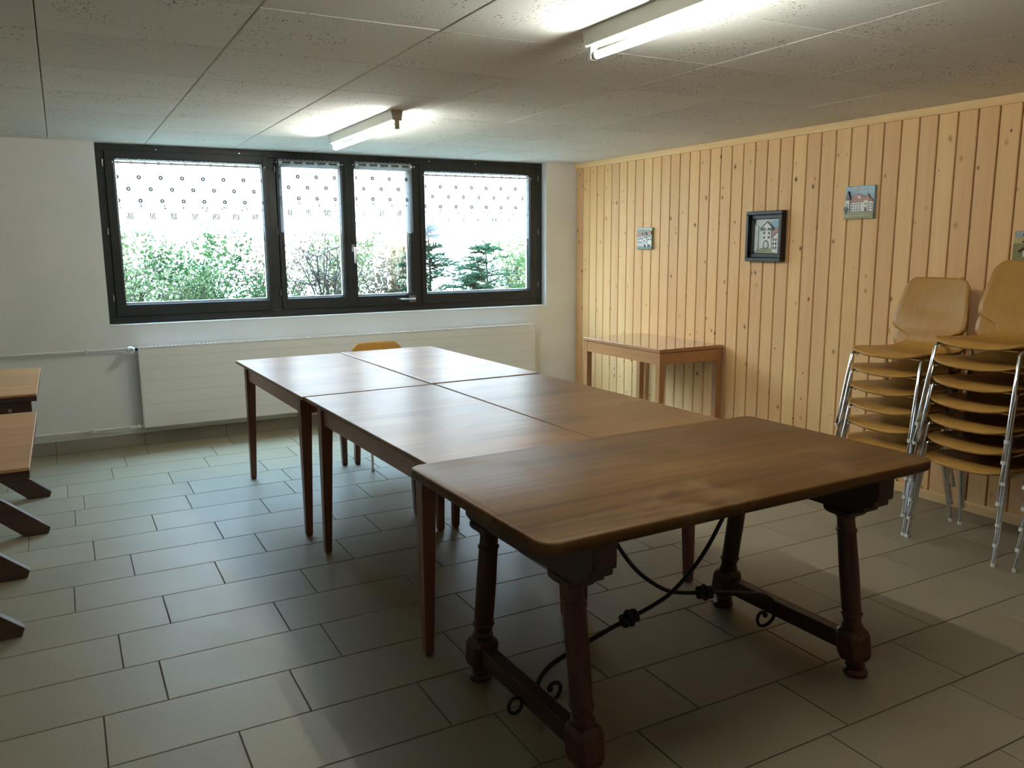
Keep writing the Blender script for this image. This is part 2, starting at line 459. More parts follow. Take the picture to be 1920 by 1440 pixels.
def link(name, me, parent=None, bevel=0.0, seg=2):
    o = bpy.data.objects.new(name, me)
    COL.objects.link(o)
    if parent is not None: o.parent = parent
    if bevel:
        b = o.modifiers.new('bevel', 'BEVEL'); b.width = bevel; b.segments = seg; b.limit_method = 'ANGLE'; b.angle_limit = R(35)
        b.harden_normals = False
    return o
def tag(o, label=None, cat=None, group=None, kind=None):
    if label: o['label'] = label
    if cat: o['category'] = cat
    if group: o['group'] = group
    if kind: o['kind'] = kind
    return o
def empty(name, loc=(0, 0, 0), rz=0.0):
    o = bpy.data.objects.new(name, None)
    COL.objects.link(o); o.location = loc; o.rotation_euler = (0, 0, rz); o.empty_display_size = 0.1
    return o
def copy_tree(o, parent=None):
    c = o.copy(); COL.objects.link(c); c.parent = parent
    for ch in [x for x in bpy.data.objects if x.parent == o]:
        copy_tree(ch, c)
    return c
def px(p):
    """where a point falls in the 1920 x 1440 frame (used only to choose which repeats are in view)"""
    v = Vector(p) - Vector((0, 0, CAM_H)); z = v.dot(_f)
    if z < 0.05: return None
    return (960 + F_PX * v.dot(_r) / z, 720 + F_PX * v.dot(_d) / z)
def in_view(pts, pad=10):
    q = [px(p) for p in pts]
    q = [a for a in q if a]
    if not q: return False
    return max(a[0] for a in q) > -pad and min(a[0] for a in q) < 1920 + pad and max(a[1] for a in q) > -pad and min(a[1] for a in q) < 1440 + pad

# ------------------------------------------------------------------ the room
WX, WY, CH = 4.38, 6.74, 2.242          # pine wall face, window wall face, ceiling
X0, Y0 = -2.6, -1.7                     # the two walls out of frame
OX0, OX1, OZ0 = 0.285, 4.045, 0.925     # window opening
TH = 0.19

# floor and its tiles
fl = MB().box(X0 - .2, WX + .2, Y0 - .2, WY + TH, -0.12, -0.004).build('floor', 'grout'); tag(fl, kind='structure')
PW, PL, G = 0.3021, 0.599, 0.004
OFF = {-1: .257, 0: .513, 1: .365, 2: .596, 3: .193, 4: .075, 5: .267, 6: .529, 7: .18, 8: .025, 9: .333, 10: .55, 11: .003, 12: .517, 13: .188, 14: .287, 15: .456}
tile_mesh = MB().cbox(G / 2, PL - G / 2, G / 2, PW - G / 2, -0.008, 0.0, 0.0016).mesh('tile'); tile_mesh.materials.append(M['floor_tile'])
rest = MB(); cand = []
for k in range(-12, 17):
    ya = 1.874 + PW * k; yb = ya + PW
    if yb < Y0 or ya > WY: continue
    off = OFF.get(k, (k * 0.217) % PL)
    n0 = math.floor((X0 - off) / PL)
    for i in range(n0, 13):
        xa = off + i * PL; xb = xa + PL
        if xb < X0 + .01 or xa > WX - .01: continue
        cxa, cxb, cya, cyb = max(xa, X0), min(xb, WX), max(ya, Y0), min(yb, WY)
        vis = in_view([(x, y, 0) for x in (cxa, cxb) for y in (cya, cyb)])
        cand.append((vis, -math.hypot(xa + PL / 2, ya), xa, ya, cxa, cxb, cya, cyb))
cand.sort(reverse=True)
for i, (vis, d_, xa, ya, cxa, cxb, cya, cyb) in enumerate(cand):
    whole = abs(cxb - cxa - PL) < 1e-4 and abs(cyb - cya - PW) < 1e-4
    if vis and i < 300:
        if whole:
            o = link('tile', tile_mesh, fl); o.location = (xa, ya, 0)
        else:
            o = MB().cbox(G / 2, cxb - cxa - G / 2, G / 2, max(cyb - cya - G / 2, G), -0.008, 0, 0.0016).build('tile', 'floor_tile', fl); o.location = (cxa, cya, 0)
    else:
        rest.cbox(cxa + G / 2, cxb - G / 2, cya + G / 2, cyb - G / 2, -0.008, 0, 0.0016)
tag(rest.build('tile_field', 'floor_tile', fl), kind='stuff')

# ceiling and its fibre panels
ce = MB().box(X0 - .2, WX + .2, Y0 - .2, WY + TH, CH + 0.014, CH + 0.2).build('ceiling', 'backing'); tag(ce, kind='structure')
CP = 0.625
rest = MB()
panel_mesh = MB().cbox(0.0015, CP - 0.0015, 0.0015, CP - 0.0015, 0, 0.014, 0.0035, 'z-').mesh('panel'); panel_mesh.materials.append(M['ceiling_fibre'])
for i in range(-5, 8):
    for j in range(-10, 7):
        xa, ya = -0.003 + CP * i, 3.42 + CP * j
        cxa, cxb, cya, cyb = max(xa, X0), min(xa + CP, WX), max(ya, Y0), min(ya + CP, WY + .1)
        if cxb - cxa < .01 or cyb - cya < .01: continue
        if in_view([(x, y, CH) for x in (cxa, cxb) for y in (cya, cyb)]):
            if cxb - cxa > CP - 1e-4 and cyb - cya > CP - 1e-4:
                o = link('panel', panel_mesh, ce); o.location = (xa, ya, CH + random.uniform(-.0006, .0006))
            else:
                o = MB().cbox(0.0015, cxb - cxa - 0.0015, 0.0015, cyb - cya - .0015, 0, 0.014, 0.0035, 'z-').build('panel', 'ceiling_fibre', ce); o.location = (cxa, cya, CH)
        else:
            rest.cbox(cxa + .0015, cxb - .0015, cya + .0015, cyb - .0015, CH, CH + .014, .0035, 'z-')
tag(rest.build('panel_field', 'ceiling_fibre', ce), kind='stuff')

# walls
wf = MB()
wf.box(X0 - .2, OX0, WY, WY + TH, -.1, CH + .1).box(OX1, WX + .3, WY, WY + TH, -.1, CH + .1)
wf.box(OX0, OX1, WY, WY + TH, -.1, OZ0).box(OX0, OX1, WY + 0.10, WY + TH, CH - .002, CH + .1)
tag(wf.build('wall_front', 'plaster'), kind='structure')
tag(MB().box(X0 - .2, X0, Y0 - .2, WY, -.1, CH + .1).build('wall_left', 'plaster'), kind='structure')
tag(MB().box(X0, WX + .3, Y0 - .2, Y0, -.1, CH + .1).build('wall_rear', 'plaster'), kind='structure')
wr = MB().box(WX + .012, WX + .3, Y0, WY, -.1, CH + .1).build('wall_right', 'backing'); tag(wr, kind='structure')
BP = 0.1157
bz0, bz1 = 0.0, 2.235
board_mesh = MB().cbox(-0.004, 0.012, -BP / 2 + .0039, BP / 2 - .0039, bz0, bz1, 0.0032, 'x-').mesh('board'); board_mesh.materials.append(M['pine_board'])
k = -37
y = 2.576 + BP * 0.5 + BP * k
while y - BP / 2 < WY - .012:
    ya, yb = max(y - BP / 2, Y0), min(y + BP / 2, WY)
    if yb - ya > BP - 1e-3:
        o = link('board', board_mesh, wr); o.location = (WX + 0.004, y, 0)
    elif yb - ya > .012:
        m = (ya + yb) / 2; h = (yb - ya) / 2
        o = MB().cbox(-0.004, 0.012, -h + .0039, h - .0039, bz0, bz1, 0.0032, 'x-').build('board', 'pine_board', wr); o.location = (WX + 0.004, m, 0)
    y += BP
# trims of the pine wall
tag(MB().prism([(WX - .022, 2.212), (WX - .016, 2.197), (WX, 2.196), (WX, 2.241), (WX - .022, 2.241)], 'y', Y0, WY).build('trim_1', 'pine_trim'), kind='structure')
sk = MB().prism([(WX - .018, 0.001), (WX, 0.001), (WX, .054), (WX - .010, .054), (WX - .018, .046)], 'y', Y0, WY - .012).build('baseboard_right', 'pine_trim'); tag(sk, kind='structure')
for yy in (2.0, 2.62, 3.28, 3.9, 4.6, 5.3):
    MB().tube([(WX - .0195, yy, .026), (WX - .017, yy, .026)], .004, 8).build('screw', 'steel', sk)
# tiled skirting of the window wall
sf = MB().box(X0, WX - .02, WY - .006, WY, 0, .092).build('baseboard_front', 'grout'); tag(sf, kind='structure')
sx = -2.55
i = 0
xs = [-1.94, -1.34, -.74, -.142, .456, 1.055, 1.654, 2.253, 2.852, 3.451, 4.05]
for a, b in zip([X0 + .01] + xs, xs + [WX - .022]):
    MB().cbox(a + .0015, b - .0015, WY - .013, WY - .005, .0005, .094, .002, 'y-').build('tile', 'skirting_tile', sf)

# ------------------------------------------------------------------ window
win = empty('window_1', (0, 0, 0)); tag(win, kind='structure')
FY0, FY1 = WY + 0.075, WY + 0.145       # frame depth range
FX0, FX1, FZ0, FZ1 = OX0 + .002, 4.043, OZ0 + .003, CH - .003
def bar(name, x0, x1, z0, z1, y0=FY0, y1=FY1, mat='frame_paint', parent=win, bev=.004):
    return MB().box(x0, x1, y0, y1, z0, z1).build(name, mat, parent, bevel=bev)
bar('frame_head', FX0, FX1, 2.185, FZ1); bar('frame_sill', FX0, FX1, FZ0, 0.985)
bar('frame_jamb', FX0, 0.345, .985, 2.185); bar('frame_jamb', 3.975, FX1, .985, 2.185)
for mx in (1.540, 2.775): bar('mullion', mx - .032, mx + .032, .985, 2.185)
YG = FY0 + .03
def sash(x0, x1, px0, px1, pz0, pz1, hang):
    s = MB()
    y0, y1 = FY0 - .016, FY0 + .040
    s.box(x0, px0, y0, y1, .985, 2.195).box(px1, x1, y0, y1, .985, 2.195)
    s.box(px0, px1, y0, y1, .985, pz0).box(px0, px1, y0, y1, pz1, 2.195)
    so = s.build('sash', 'frame_paint', win, bevel=.003)
    g = MB()
    for a, b, c, d in ((px0, px0 + .006, pz0, pz1), (px1 - .006, px1, pz0, pz1), (px0, px1, pz0, pz0 + .006), (px0, px1, pz1 - .006, pz1)):
        g.box(a, b, y0 + .012, y0 + .02, c, d)
    g.build('gasket', 'gasket', so)
    MB().box(px0, px1, YG, YG + .006, pz0, pz1).build('pane', 'window_glass', so)
    # pale outer glazing bead seen through the pane
    ob = MB()
    for a, b, c, d in ((px0, px0 + .012, pz0, pz1), (px1 - .012, px1, pz0, pz1), (px0, px1, pz0, pz0 + .014), (px0, px1, pz1 - .012, pz1)):
        ob.box(a, b, YG + .008, YG + .03, c, d)
    ob.build('glazing_bead', 'white_paint', so)
    for zz in (1.12, 1.61, 2.10):
        if hang is None: continue
        MB().tube([(hang, y0 - .006, zz - .024), (hang, y0 - .006, zz + .024)], .006, 8).build('hinge', 'bronze', so, True)
    return so
s1 = sash(.345, 1.508, .405, 1.472, 1.068, 2.140, .330)
s2 = sash(1.572, 2.158, 1.612, 2.104, 1.070, 2.135, 1.560)
s3 = sash(2.162, 2.743, 2.212, 2.700, 1.068, 2.138, None)
s4 = sash(2.807, 3.975, 2.845, 3.908, 1.070, 2.135, 3.988)
# meeting stile cover and window handle, lever of the tilting sash, frame bolts
bar('cover_strip', 2.140, 2.180, 1.00, 2.19, FY0 - .026, FY0 - .014, bev=.003)
h = MB().box(2.166, 2.194, FY0 - .034, FY0 - .026, 1.445, 1.505).build('handle_plate', 'steel', win, bevel=.004)
MB().tube([(2.18, FY0 - .03, 1.475), (2.18, FY0 - .075, 1.475), (2.18, FY0 - .082, 1.465), (2.178, FY0 - .082, 1.35)], [.008, .009, .010, .008], 10).build('handle_lever', 'steel', h, True)
h = MB().box(2.672, 2.735, FY0 - .03, FY0 - .016, 1.000, 1.058).build('handle_plate', 'bronze', win, bevel=.003)
MB().tube([(2.715, FY0 - .02, 1.028), (2.712, FY0 - .06, 1.030), (2.70, FY0 - .066, 1.031), (2.575, FY0 - .066, 1.033)], [.007, .008, .009, .006], 10).build('handle_lever', 'steel', h, True)
for bx, bzz in ((.75, 1.0), (1.22, 1.002), (.70, 2.21), (1.3, 2.21), (3.05, 1.0), (3.40, 1.003), (2.9, 2.215), (3.35, 2.21), (3.93, 2.15), (2.125, 2.18)):
    MB().tube([(bx, FY0 - .003, bzz), (bx, FY0 + .004, bzz)], .006, 8).build('bolt', 'steel', win, True)
MB().box(2.42, 2.58, FY0 - .004, FY0 + .002, 2.214, 2.226).build('vent_slot', 'gasket', win)
# inner sill edge
tag(MB().box(OX0, OX1, WY - .004, WY + .076, OZ0 - .012, OZ0 + .002).build('trim_2', 'white_paint', bevel=.003), kind='structure')

# ------------------------------------------------------------------ outside
gr = MB()
nx, ny = 24, 20
vs = []; fs = []
def gz(x, y):
    return 0.66 + 0.05 * (y - 7.1) + 0.07 * math.sin(x * 1.7 + y) + 0.05 * math.sin(3.1 * x - 2 * y)
for j in range(ny + 1):
    for i in range(nx + 1):
        x = -6 + 18 * i / nx; yy = WY + TH + 12 * (j / ny) ** 1.5
        vs.append((x, yy, gz(x, yy)))
for j in range(ny):
    for i in range(nx):
        a = j * (nx + 1) + i
        fs.append((a, a + 1, a + nx + 2, a + nx + 1))
gr.add(vs, fs)
tag(gr.build('garden_ground', 'earth', smooth=True), kind='structure')

def leaf_card(mb, c, n, up, l, wd):
    """a small pointed leaf of two triangles folded along the midrib"""
    s = n.cross(up).normalized() * wd
    tip = c + up * l
    mid = c + up * l * .45 + n * wd * .3
    mb.add([c, mid + s, tip, mid - s], [(0, 1, 2), (0, 2, 3)])

def rvec():
    while True:
        v = Vector((random.uniform(-1, 1), random.uniform(-1, 1), random.uniform(-1, 1)))
        if 0.05 < v.length < 1: return v.normalized()

def shrub(name, label, x, y, h, spread, nstem, leaf, nleaf, lsize, bare=False, cat='shrub'):
    root = empty(name, (x, y, gz(x, y) - .02)); tag(root, label, cat, 'plants outside the window')
    br = MB(); tips = []
    for s in range(nstem):
        a = random.uniform(0, 2 * PI); lean = random.uniform(.1, 1) * spread
        p = Vector((random.uniform(-.08, .08), random.uniform(-.05, .05), 0)); pts = [p.copy()]
        hh = h * random.uniform(.65, 1.0)
        for q in range(1, 6):
            t = q / 5
            pts.append(Vector((p.x + math.cos(a) * lean * t ** 1.3 + random.uniform(-.03, .03), p.y + math.sin(a) * lean * .5 * t ** 1.3 + random.uniform(-.03, .03), hh * t)))
        r0 = .012 if bare else .007
        br.tube(pts, [r0 * (1 - .75 * q / 5) for q in range(6)], 5)
        tips += pts[1:]
        for q in range(4 if bare else 2):
            b0 = random.choice(pts[1:5]); dv = rvec(); dv.z = abs(dv.z) * .6 + .1; dv.y *= .5
            ln = random.uniform(.12, .38) * h
            bp = [b0, b0 + dv * ln * .5 + Vector((0, 0, .02)), b0 + dv * ln + rvec() * .04]
            br.tube(bp, [r0 * .5, r0 * .38, r0 * .18], 4)
            tips += bp[1:]
    br.build('stems', 'bark', root)
    lv = MB()
    for q in range(nleaf):
        c = random.choice(tips) + rvec() * random.uniform(.01, .16) * (1.0 if not bare else .6)
        if c.z < 0: c.z = abs(c.z)
        up = (rvec() + Vector((0, 0, .35))).normalized()
        leaf_card(lv, c, rvec(), up, lsize * random.uniform(.6, 1.3), lsize * random.uniform(.18, .34))
    tag(lv.build('foliage', leaf, root), kind='stuff')
    return root

def conifer(name, label, x, y, h, spread, nbranch):
    root = empty(name, (x, y, gz(x, y) - .02)); tag(root, label, 'shrub', 'plants outside the window')
    br = MB(); lv = MB()
    br.tube([(0, 0, 0), (.02, 0, h * .5), (0, 0, h)], [.018, .012, .004], 6)
    for b in range(nbranch):
        z = h * (0.05 + .9 * random.random() ** 1.2); a = random.uniform(0, 2 * PI)
        L = spread * (1.08 - z / h) * random.uniform(.7, 1.1)
        d = Vector((math.cos(a), math.sin(a) * .55, random.uniform(.05, .35))).normalized()
        p0 = Vector((0, 0, z)); p1 = p0 + d * L * .6; p2 = p0 + d * L + Vector((0, 0, -.12 * L))
        br.tube([p0, p1, p2], [.006, .004, .002], 4)
        for q in range(46):
            t = random.random()
            c = p0.lerp(p1, t / .6) if t < .6 else p1.lerp(p2, (t - .6) / .4)
            side = rvec(); side.z *= .35
            up = (d * .8 + side * 1.1).normalized()
            ln = random.uniform(.03, .085)
            leaf_card(lv, c, rvec(), up, ln, .0065)
    br.build('stems', 'bark', root)
    tag(lv.build('foliage', 'leaf_conifer', root), kind='stuff')

YB = WY + TH
shrub('garden_shrub', 'pale dry shrub outside the left end of the window', .45, YB + 1.0, 1.08, .55, 21, 'leaf_pale', 3300, .045)
shrub('garden_shrub', 'green leafy shrub outside the middle of the left pane', 1.05, YB + .9, 0.97, .5, 20, 'leaf_green', 2850, .045)
shrub('garden_shrub', 'low brownish shrub outside the right part of the left pane', 1.75, YB + .8, 0.78, .5, 18, 'leaf_brown', 2250, .04)
shrub('garden_shrub', 'low green shrub in front of the left pane close to the sill', .85, YB + .45, 0.57, .45, 16, 'leaf_pale', 1950, .04)
shrub('garden_shrub', 'low bright green shrub outside below the left casement', 1.55, YB + .40, 0.59, .4, 16, 'leaf_green', 1800, .04)
shrub('bare_shrub', 'twiggy shrub with crooked bare branches outside the left casement', 2.15, YB + .55, 1.12, .42, 13, 'leaf_brown', 750, .035, True)
shrub('garden_shrub', 'dry brown shrub outside the right casement', 2.75, YB + .7, 0.91, .45, 16, 'leaf_brown', 1950, .04)
shrub('garden_shrub', 'pale green shrub behind the bare twigs', 2.5, YB + 1.3, 1.14, .55, 18, 'leaf_pale', 2700, .045)
conifer('conifer_shrub', 'dark green conifer outside between right casement and right pane', 3.15, YB + .55, .98, .55, 84)
conifer('conifer_shrub', 'dark green spreading conifer outside the middle of the right pane', 3.85, YB + .70, .78, .75, 84)
conifer('conifer_shrub', 'low dark green conifer close to the sill of the right pane', 3.55, YB + .35, .50, .55, 64)
shrub('ivy_plant', 'upright leafy plant outside the right end of the window', 4.52, YB + .55, 0.97, .16, 8, 'leaf_green', 480, .075)
shrub('garden_shrub', 'pale shrub further back behind the right pane', 4.7, YB + 1.6, 1.14, .7, 18, 'leaf_pale', 2250, .05)
shrub('garden_shrub', 'pale shrub furthest left outside the window', -.25, YB + 1.2, 1.14, .6, 18, 'leaf_pale', 2250, .045)
fb = empty('garden_fence', (3.90, YB + 3.2, gz(3.90, YB + 3.2) - .03)); tag(fb, 'short weathered wooden fence seen behind the right casement', 'fence')
for q in range(3):
    MB().box(-.17 + q * .12, -.065 + q * .12, -.01, .01, .0, .80 + .015 * (q % 2)).build('plank', 'fence_wood', fb)
MB().box(-.18, .19, .01, .05, .20, .27).build('rail', 'fence_wood', fb); MB().box(-.18, .19, .01, .05, .60, .67).build('rail', 'fence_wood', fb)

# ------------------------------------------------------------------ curtains
def curtain(label, x0, x1, z0, z1, y, flare=0.0, wave=.012, nw=7, rod_dashes=False, rz=None):
    root = empty('lace_curtain', ((x0 + x1) / 2, y, z0)); tag(root, label, 'curtain', 'short lace curtains of the window')
    wd = x1 - x0; ht = z1 - z0; nx = 96; nz = 30
    vs = []; uvs = []; fs = []
    for j in range(nz + 1):
        v = j / nz
        for i in range(nx + 1):
            u = i / nx
            fl_ = flare * v
            X = (u - .5) * (wd + 2 * fl_)
            Y = -wave * (0.25 + .75 * v) * (math.sin(u * nw * 2 * PI) * .5 + .5 * math.sin(u * nw * 1.31 * PI + 1.3)) - .004
            edge = 0.0
            if j == 0: edge = .006 * abs(math.sin(u * wd / .036 * PI))
            if j == nz: edge = -.008 * abs(math.sin(u * wd / .05 * PI))
            Z = ht * (1 - v) + edge
            vs.append((X, Y, Z)); uvs.append((u * wd, v * ht))
    for j in range(nz):
        for i in range(nx):
            a = j * (nx + 1) + i
            fs.append((a, a + 1, a + nx + 2, a + nx + 1))
    me = bpy.data.meshes.new('lace'); me.from_pydata(vs, [], fs)
    uvl = me.uv_layers.new(name='UVMap')
    for lp in me.loops: uvl.data[lp.index].uv = uvs[lp.vertex_index]
    me.polygons.foreach_set('use_smooth', [True] * len(me.polygons))
    me.materials.append(M['lace'])
    link('lace', me, root)
    rz = (rz if rz is not None else z1 - .022) - z0
    rod = MB().tube([(-wd / 2 - .018, -.016, rz), (wd / 2 + .018, -.016, rz)], .0042, 8).build('rod', 'black_plastic', root, True)
    n = max(4, round(wd / .095))
    for i in range(n + 1):
        x = -wd / 2 + .012 + (wd - .024) * i / n
        MB().box(x - .013, x + .013, -.0235, -.0205, rz - .010, rz + .010).build('loop', 'cap_white', root, bevel=.002)
    for s in (-1, 1):
        MB().ball((s * (wd / 2 + .02), -.016, rz), .007, 8, 6).build('rod_end', 'steel', root, True)
    return root
CY = FY0 - .002
curtain('lace curtain hanging in the wide left pane', .418, 1.462, 1.605, 2.133, CY, .004, rz=2.108)
curtain('narrow lace curtain on the left casement, its left edge over the frame', 1.588, 2.084, 1.608, 2.172, CY - .035, .006, .016, 4)
curtain('narrow lace curtain on the right casement', 2.215, 2.716, 1.605, 2.178, CY - .035, .010, .016, 4)
curtain('lace curtain with house and tree motifs in the wide right pane', 2.852, 3.892, 1.555, 2.128, CY, .010, rz=2.098)

# ------------------------------------------------------------------ radiator and pipes
ra = empty('radiator', (2.16, WY, 0)); tag(ra, 'long flat white panel radiator under the window', 'radiator')
RX0, RX1, RZ0, RZ1 = .456 - 2.16, 3.863 - 2.16, .146, .752
p = MB().box(RX0, RX1, -.100, -.060, RZ0, RZ1).build('panel', 'radiator_paint', ra, bevel=.006)
for zz in (.235, .325, .415, .505, .595, .685):
    MB().box(RX0 + .004, RX1 - .004, -.1012, -.0995, zz - .0008, zz + .0008).build('groove', 'groove_grey', p)
MB().box(RX0 + .006, RX1 - .006, -.058, -.022, RZ0 + .02, RZ1 - .02).build('back_panel', 'radiator_paint', ra)
tp = MB()
tp.box(RX0 - .004, RX1 + .004, -.104, -.098, RZ1 - .002, RZ1 + .010).box(RX0 - .004, RX1 + .004, -.024, -.018, RZ1 - .002, RZ1 + .010)
for q in range(120):
    x = RX0 + (RX1 - RX0) * (q + .5) / 120
    tp.box(x - .004, x + .004, -.100, -.022, RZ1 - .001, RZ1 + .006)
tag(tp.build('top_grille', 'white_paint', ra), kind='stuff')
MB().box(RX1 - .004, RX1 + .002, -.098, -.02, RZ0 + .01, RZ1).build('end_plate', 'radiator_paint', ra)
MB().box(RX0 - .002, RX0 + .004, -.098, -.02, RZ0 + .01, RZ1).build('end_plate', 'radiator_paint', ra)
MB().tube([(RX1 + .002, -.06, RZ1 - .018), (RX1 + .026, -.06, RZ1 - .018)], .008, 8).build('air_vent', 'steel', ra, True)
for bx in (RX0 + .4, 0.0, RX1 - .4):
    MB().box(bx - .02, bx + .02, -.03, 0, RZ0 + .06, RZ1 - .08).build('bracket', 'radiator_paint', ra)
vk = MB().lathe([(.016, 0), (.022, .1), (.026, .35), (.026, .8), (.020, 1)], (0, 0, 0), (0, 0, .07), 18)
vo_ = vk.build('thermostat_knob', 'cap_white', ra, True); vo_.location = (.402 - 2.16, -.075, .747); vo_.rotation_euler = (R(90), 0, 0)
MB().tube([(.018, 0, .072), (-.018, 0, .072)], .0015, 6).build('knob_mark', 'black_plastic', vo_)
MB().tube([(.40 - 2.16, -.066, .747), (.437 - 2.16, -.066, .747)], .011, 10).build('valve_body', 'steel', ra, True)
MB().tube([(.435 - 2.16, -.066, .747), (.460 - 2.16, -.066, .747)], .014, 6).build('union_nut', 'black_plastic', ra)
MB().tube([(.36 - 2.16, -.055, .152), (.40 - 2.16, -.055, .152)], [.014, .014], 6).build('union_nut', 'white_paint', ra)
MB().tube([(.40 - 2.16, -.055, .152), (.462 - 2.16, -.06, .160)], .010, 8).build('return_valve', 'white_paint', ra, True)
MB().ball((.42 - 2.16, -.06, .155), .017, 8, 6).build('valve_body', 'white_paint', ra, True)
def pipe(label, z, x1, brx):
    e = empty('heating_pipe', (0, WY, z)); tag(e, label, 'pipe')
    MB().tube([(X0, -.032, 0), (x1 - .05, -.032, 0), (x1 - .02, -.036, 0), (x1, -.055, 0)], .0095, 10).build('tube', 'white_paint', e, True)
    for b in brx:
        MB().box(b - .008, b + .008, -.046, 0, -.014, .014).build('clip', 'cap_white', e, bevel=.002)
pipe('white supply pipe running along the wall to the radiator knob', .747, .395, (-1.6, -.7, .112))
pipe('white return pipe low on the wall just above the tiled skirting', .152, .362, (-1.5, -.6, .110))

# ------------------------------------------------------------------ ceiling lamps
def lamp(label, yc, xc=1.722):
    e = empty('tube_lamp', (xc, yc, CH)); tag(e, label, 'lamp', 'fluorescent ceiling lamps')
    L = .605
    hs = MB().prism([(-.034, 0), (.034, 0), (.026, -.055), (-.026, -.055)], 'y', -L, L).build('housing', 'lamp_enamel', e, bevel=.002)
    for s in (-1, 1):
        c = MB().prism([(-.035, -.001), (.035, -.001), (.027, -.057), (-.027, -.057)], 'y', s * L, s * (L + .006)).build('end_cap', 'lamp_end' if s < 0 else 'lamp_enamel', e)
        MB().box(-.013, .013, min(s * (L - .014), s * (L + .008)), max(s * (L - .014), s * (L + .008)), -.104, -.055).build('tube_holder', 'lamp_end' if s < 0 else 'cap_white', e, bevel=.004)
    MB().tube([(.018, -L + .012, -.030), (.018, -L - .008, -.030)], .003, 6).build('screw', 'steel', e)
    MB().tube([(0, -L + .014, -.088), (0, L - .014, -.088)], .013, 16).build('tube', 'lit_tube', e, True)
    for s in (-1, 1):
        MB().tube([(0, s * (L - .014), -.088), (0, s * (L - .034), -.088)], .0134, 14).build('tube_cap', 'steel', e, True)
    return e
lamp('lit fluorescent tube lamp on the ceiling nearer the window', 5.095)
lamp('lit fluorescent tube lamp on the ceiling above the near table', 1.950)

# ------------------------------------------------------------------ veneered tables
def table(label, cx, cy, th, W, L, H):
    t = empty('dining_table', (cx, cy, 0), th); tag(t, label, 'table', 'tables pushed together')
    tt = .018
    MB().cbox(-W / 2, W / 2, -L / 2, L / 2, H - tt, H, .0025).build('table_top', 'veneer_top', t)
    lx, ly = W / 2 - .052, L / 2 - .145
    az0, az1 = H - tt - .095, H - tt - .0005
    for s in (-1, 1):
        MB().box(s * (lx + .004) - .011, s * (lx + .004) + .011, -ly, ly, az0, az1).build('apron', 'veneer_apron', t, bevel=.0015)
        MB().box(-lx, lx, s * (ly + .004) - .011, s * (ly + .004) + .011, az0, az1).build('apron', 'veneer_apron_end', t, bevel=.0015)
    for sx_ in (-1, 1):
        for sy in (-1, 1):
            a = .0285; b = .017
            ox, oy = sx_ * lx, sy * ly
            def sq(z, h, shift):
                return [(ox + p * h + sx_ * shift, oy + q * h + sy * shift, z) for p, q in ((-1, -1), (1, -1), (1, 1), (-1, 1))]
            MB().loft([sq(0, b - .004, a - b), sq(.012, b, a - b), sq(az0 - .005, a, 0), sq(az1, a, 0)]).build('leg', 'veneer_leg', t, bevel=.0025)
    return t
table('brown veneered table at the far left of the joined tables', 1.3165, 4.748, .026, .698, 1.515, .765)
tb = table('brown veneered table at the far right, with the chair tucked in', 2.006, 4.755, .026, .672, 1.500, .770)
MB().box(-.3385, -.330, -.748, .748, .7525, .7712).build('pale_edge_strip', 'cap_white', tb)  # thin pale strip along the left edge of the top, at the joint
table('brown veneered table in the near left, behind the trestle table', 1.366, 3.243, .028, .696, 1.460, .765)
table('brown veneered table in the near right, behind the trestle table', 2.052, 3.272, .022, .662, 1.455, .766)

